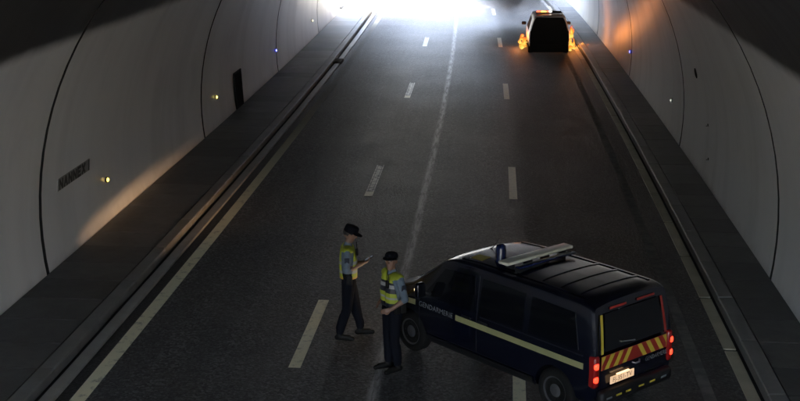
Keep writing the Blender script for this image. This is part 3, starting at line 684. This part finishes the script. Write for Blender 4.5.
# manhole frame interrupting the left gutter
# ================================================================== people
m_skin=mat('skin',(.17,.095,.065),.5,var=.12,vscale=20); m_trous=mat('navy_trousers',(.005,.006,.010),.95,spec=.1,var=.2,vscale=12,bump=.4,bscale=25)
m_shirt=mat('pale_blue_shirt',(.085,.115,.15),.9,var=.25,vscale=14,bump=.9,bscale=25); m_boot=mat('black_boots',(.006,.006,.006),.6,spec=.2); m_cap=mat('navy_cap',(.004,.0045,.007),.9,spec=.1); m_hair=mat('dark_hair',(.012,.010,.009),.7)
m_eye=mat('eye',(.05,.04,.035),.2); m_darksh=mat('navy_shirt',(.015,.018,.03),.85,bump=.3,bscale=25)
def vestmat(name,base,bands):
    m=mat(name,base,.6); b=NB(m); P=m.node_tree.nodes['Principled BSDF']; tc=b.n('ShaderNodeTexCoord').outputs['Object']; s_=b.n('ShaderNodeSeparateXYZ'); b.L.new(tc,s_.inputs[0])
    c=base
    for z0,z1,cc in bands:
        fac=b.math('MULTIPLY',b.math('GREATER_THAN',s_.outputs[2],z0),b.math('LESS_THAN',s_.outputs[2],z1)); c=b.mix(fac,c,cc)
    b.L.new(c,P.inputs['Base Color']); bp=b.n('ShaderNodeBump'); bp.inputs['Strength'].default_value=.5; bp.inputs['Distance'].default_value=.01; b.L.new(b.noise(tc,16,3),bp.inputs['Height']); b.L.new(bp.outputs[0],P.inputs['Normal'])
    return m
HV=(.27,.32,.025); SIL=(.26,.27,.27); NV=(.012,.014,.024)
v_one=vestmat('yellow_vest',HV,[(1.08,1.13,SIL),(1.22,1.27,SIL),(0,1.02,(.42,.24,.03))])
v_two=vestmat('banded_vest',NV,[(1.36,1.6,HV),(1.28,1.33,SIL),(1.06,1.21,HV),(1.12,1.15,SIL)])
def person(label,loc,rz,jt,vest,shirt,cap_kind,headrot=(0,0),scale=1.0):
    """facing +x; jt: joints; one continuous body surface fused from tapered limbs"""
    root=thing('person',label,'person',loc,rz); root.scale=(scale,)*3
    prims=[]   # (p0,r0,p1,r1,slot)
    def C(a,ra,c,rc,s): prims.append((Vector(a),ra,Vector(c),rc,s))
    # slots: 0 skin 1 shirt 2 trousers 3 boots
    pel=Vector(jt['pelvis']); ch=Vector(jt['chest']); nk=Vector(jt['neck']); hd=Vector(jt['head'])
    for s in (1,-1): C(pel+Vector((0,s*.075,-.02)),.105,pel+Vector((0,s*.06,.12)),.10,2)
    for s in (1,-1): C(pel+Vector((.0,s*.065,.12)),.10,ch+Vector((0,s*.075,-.06)),.115,1); C(ch+Vector((0,s*.075,-.06)),.115,ch+Vector((-.01,s*.10,.10)),.10,1)
    C(ch+Vector((-.01,.0,.13)),.085,nk,.062,1); C(nk,.056,hd+Vector((-.01,0,-.05)),.054,0)
    for n,s in (('l',1),('r',-1)):
        sh,el,wr=[Vector(jt[q+n]) for q in ('sho','elb','wri')]; hp,kn,an,to=[Vector(jt[q+n]) for q in ('hip','kne','ank','toe')]
        C(ch+Vector((-.01,s*.09,.12)),.075,sh,.068,1); C(sh,.066,el,.050,1); C(el,.047,el.lerp(wr,.15),.045,1)
        C(el.lerp(wr,.15),.042,wr,.029,0)
        C(hp,.108,kn,.078,2); C(kn,.076,an+Vector((0,0,.05)),.064,2); C(kn.lerp(an,.3)+Vector((-.015,0,0)),.074,an+Vector((0,0,.10)),.066,2)
        C(an+Vector((-.0,0,.05)),.050,an+Vector((-.01,0,-.035)),.05,3); dv=(to-an); dv.z=0; hl=an-dv.normalized()*.045
        C(Vector((hl.x,hl.y,.045)),.043,Vector((to.x,to.y,.036)),.036,3); C(Vector((an.x,an.y,.055)),.045,an.lerp(to,.7)+Vector((0,0,.052-an.lerp(to,.7).z)),.042,3)
        # hand: palm, four fingers with a knuckle bend, thumb
        fd=Vector(jt['hand'+n]).normalized(); pn=Vector(jt['palm'+n]).normalized(); sd_v=fd.cross(pn).normalized()
        pc=wr+fd*.05; 
        for q in (-.022,-.007,.008,.022): C(wr+fd*.015+sd_v*q*.7,.017,wr+fd*.085+sd_v*q*1.15,.0135,0)
        for q,Lf in ((-.030,.058),(-.010,.072),(.010,.076),(.029,.066)):
            a=wr+fd*.088+sd_v*q; m_=a+(fd*.8+pn*.55).normalized()*Lf*.55; e_=m_+(fd*.25+pn).normalized()*Lf*.5
            C(a,.0105,m_,.0095,0); C(m_,.0095,e_,.0085,0)
        ts=1 if jt.get('thumb'+n,1)>0 else -1
        a=wr+fd*.03+sd_v*ts*.022; m_=a+(fd*.6+sd_v*ts*.7+pn*.3).normalized()*.045; C(a,.014,m_,.011,0); C(m_,.011,m_+(fd*.8+pn*.5).normalized()*.032,.0095,0)
    # head
    Mh=Matrix.Rotation(headrot[1],4,'Z')@Matrix.Rotation(headrot[0],4,'Y')
    def Hh(x,y,z): return hd+Mh@Vector((x,y,z))
    C(Hh(-.025,0,.035),.086,Hh(.02,0,.035),.078,0); C(Hh(.02,0,-.01),.070,Hh(.03,0,-.075),.046,0)
    C(Hh(.086,0,.03),.011,Hh(.106,0,-.012),.014,0); C(Hh(.08,.03,.045),.013,Hh(.08,-.03,.045),.013,0); C(Hh(.077,.018,-.05),.010,Hh(.077,-.018,-.05),.010,0)
    for s in (1,-1): C(Hh(-.01,s*.082,.03),.014,Hh(-.012,s*.082,-.012),.010,0)
    k=MB()
    for a in prims: k.cap(a[0],a[1],a[2],a[3])
    o=mesh('body',k.v,k.f,[m_skin,shirt,m_trous,m_boot])
    md=o.modifiers.new('r','REMESH'); md.mode='VOXEL'; md.voxel_size=.0085
    md=o.modifiers.new('s','SMOOTH'); md.iterations=4; md.factor=.5
    bpy.context.view_layer.update(); me=evaluated(o); old=o.data; o.modifiers.clear(); o.data=me; bpy.data.meshes.remove(old)
    me.materials.clear()
    for q in (m_skin,shirt,m_trous,m_boot): me.materials.append(q)
    nf=len(me.polygons); cen=np.empty(nf*3); me.polygons.foreach_get('center',cen); cen=cen.reshape(-1,3)
    best=np.full(nf,9.); sl=np.zeros(nf,int)
    for p0,r0,p1,r1,s in prims:
        a=np.array(p0); d_=np.array(p1)-a; t_=np.clip(((cen-a)@d_)/max(1e-9,d_@d_),0,1); dist=np.linalg.norm(cen-(a+t_[:,None]*d_),axis=1)-(r0+(r1-r0)*t_)
        q=dist<best; best[q]=dist[q]; sl[q]=s
    me.polygons.foreach_set('material_index',sl.astype(np.int32)); me.polygons.foreach_set('use_smooth',np.ones(nf,bool)); o.parent=root
    # vest: inflated trunk, open at neck, arms and hem
    k=MB(); 
    for s in (1,-1):
        k.cap(pel+Vector((0,s*.065,.02)),.135,ch+Vector((0,s*.075,-.06)),.145); k.cap(ch+Vector((0,s*.075,-.06)),.145,ch+Vector((-.01,s*.10,.10)),.117); k.cap(ch+Vector((-.01,s*.09,.125)),.09,Vector(jt['sho'+('l' if s>0 else 'r')]),.080)
    k.cap(ch+Vector((-.01,0,.12)),.10,nk+Vector((0,0,-.02)),.075)
    vo=mesh('vest',k.v,k.f,vest); md=vo.modifiers.new('r','REMESH'); md.mode='VOXEL'; md.voxel_size=.012; md=vo.modifiers.new('s','SMOOTH'); md.iterations=6
    bpy.context.view_layer.update(); me=evaluated(vo); vo.modifiers.clear(); vo.data=me; me.materials.clear(); me.materials.append(vest)
    bm=bmesh.new(); bm.from_mesh(me); kill=[]
    for p in bm.faces:
        c=p.calc_center_median(); bad=c.z<pel.z+.03 or (Vector((c.x-nk.x,c.y-nk.y,0)).length<.078 and c.z>nk.z-.07)
        for n in 'lr':
            sh,el=Vector(jt['sho'+n]),Vector(jt['elb'+n]); d_=(el-sh); t_=(c-sh).dot(d_)/d_.dot(d_)
            if t_>-.02 and (c-(sh+d_*max(0,t_))).length<.10: bad=True
            if abs(c.y)>.245: bad=True
        p.smooth=True
        if bad: kill.append(p)
    bmesh.ops.delete(bm,geom=kill,context='FACES'); bm.to_mesh(me); bm.free(); vo.parent=root
    md=vo.modifiers.new('cloth','SOLIDIFY'); md.thickness=.005
    # belt with pouches
    k=MB(); k.lathe([(.172,-.028),(.176,-.02),(.176,.02),(.172,.028)],28,Matrix.Translation(pel+Vector((0,0,.075)))@Matrix.Diagonal((.72,1.05,1,1))); be=k.build('belt',m_boot,root,True)
    for a,b2 in ((-.3,.2),(.02,.2),(-.02,-.2)):
        k=MB(); k.box(pel+Vector((a*.3+.02,b2*.92,.02)),(.09,.06,.15),bev=.015); k.build('pouch',m_boot,be,True)
    # sleeve badges and a shoulder radio
    for n,s in (('l',1),('r',-1)):
        c=Vector(jt['sho'+n]).lerp(Vector(jt['elb'+n]),.42)+Vector((0,s*.058,.01)); k=MB(); k.box(c,(.07,.012,.085),Matrix.Rotation(-s*R(10),4,'X'),bev=.004); k.build('sleeve_badge',m_darksh,root)
    k=MB(); k.box(ch+Vector((.135,.10,.06)),(.035,.06,.11),bev=.01); ra=k.build('radio',m_boot,root,True)
    k=MB(); k.tube([ch+Vector((.135,.12,.11)),ch+Vector((.125,.125,.21))],.007,6); k.build('radio_aerial',m_boot,ra)
    # eyes, hair, cap
    for s in (1,-1):
        k=MB(); k.ell(Hh(.078,s*.031,.022),(.011,.013,.009),n=10,m=6); k.build('eye',m_eye,root,True)
    k=MB(); k.ell(Hh(-.022,0,.05),(.098,.090,.088),Mh.to_3x3().to_4x4()); ho=k.build('hair',m_hair,root,True)
    bm=bmesh.new(); bm.from_mesh(ho.data); 
    bmesh.ops.delete(bm,geom=[p for p in bm.faces if (Mh.inverted()@(p.calc_center_median()-hd)).z<-.0 or (Mh.inverted()@(p.calc_center_median()-hd)).x>.045],context='FACES'); bm.to_mesh(ho.data); bm.free()
    T=Matrix.Translation(hd)@Mh
    if cap_kind=='kepi':
        k=MB(); k.lathe([(.101,.055),(.103,.070),(.101,.10),(.098,.14),(.088,.160),(.03,.165)],24,T@Matrix.Translation((-.012,0,0))@Matrix.Rotation(R(6),4,'Y')@Matrix.Diagonal((1.08,.95,1,1)))
    else:
        k=MB(); k.lathe([(.096,.065),(.099,.075),(.096,.10),(.080,.130),(.045,.145),(.008,.150)],24,T@Matrix.Translation((-.012,0,0))@Matrix.Diagonal((1.08,.95,1,1)))
    co=k.build('cap',m_cap,root,True)
    def vis(u,v):
        a=(u-.5)*R(130); r=.098+(.085 if cap_kind=='kepi' else .05)*v*math.cos(a*.85); return T@Vector((-.012+r*math.cos(a)*1.06,r*math.sin(a)*.92,.066-.030*v*math.cos(a)))
    plate('visor',vis,14,4,m_cap,co,.005)
    return root,T
J1=dict(pelvis=(0,0,.96),chest=(.0,0,1.28),neck=(.0,0,1.50),head=(.03,0,1.625),
 shol=(-.01,.185,1.415),elbl=(-.03,.235,1.14),wril=(.20,.10,1.17),shor=(-.01,-.185,1.415),elbr=(-.03,-.235,1.14),wrir=(.21,-.07,1.20),
 hipl=(0,.095,.92),knel=(.10,.11,.50),ankl=(.17,.115,.10),toel=(.36,.125,.04),hipr=(0,-.095,.92),kner=(-.03,-.11,.50),ankr=(-.14,-.115,.10),toer=(.05,-.16,.04),
 handl=(.85,-.45,.25),palml=(0,-.5,.8),handr=(.85,.35,.25),palmr=(0,.5,.8),thumbr=-1)
J2=dict(pelvis=(0,0,.96),chest=(.0,0,1.28),neck=(.0,0,1.50),head=(.02,0,1.625),
 shol=(-.01,.185,1.415),elbl=(-.06,.265,1.13),wril=(.13,.20,1.00),shor=(-.01,-.185,1.415),elbr=(-.08,-.25,1.13),wrir=(.12,-.14,1.02),
 hipl=(0,.095,.92),knel=(.03,.10,.50),ankl=(-.02,.105,.10),toel=(.18,.14,.04),hipr=(0,-.095,.92),kner=(.02,-.09,.50),ankr=(.02,-.085,.10),toer=(.22,-.11,.04),
 handl=(.8,-.5,-.3),palml=(.2,-.7,-.3),handr=(.8,.5,-.2),palmr=(.2,.7,-.3),thumbr=-1)
p1,T1=person('person in yellow vest and peaked cap looking down at a phone',(bend(-2.55,18.62),18.62,0),R(8),J1,v_one,m_shirt,'kepi',(R(16),0),1.065)
p2,T2=person('person in banded yellow vest and dark cap standing at the van\'s front wheel',(bend(-1.72,17.33),17.33,0),R(215),J2,v_two,m_shirt,'cap',(R(-8),R(40)),1.06)
m_phone=mat('phone_body',(.008,.008,.009),.9,spec=.05); m_screen=mat('phone_screen',(.015,.015,.017),.9,spec=.05,emit=(.75,.85,1),es=.003)
ph=thing('phone','dark phone held in both hands by the person in the peaked cap','phone')
ph.matrix_world=Matrix.Translation((bend(-2.55,18.62),18.62,0))@Matrix.Rotation(R(8),4,'Z')@Matrix.Scale(1.065,4)@Matrix.Translation((.315,.015,1.262))@Matrix.Rotation(R(-30),4,'Y')
k=MB(); k.box((0,0,0),(.15,.075,.010),bev=.004); k.build('case',m_phone,ph,True); k=MB(); k.box((0,0,.0056),(.135,.066,.002)); k.build('screen',m_screen,ph)
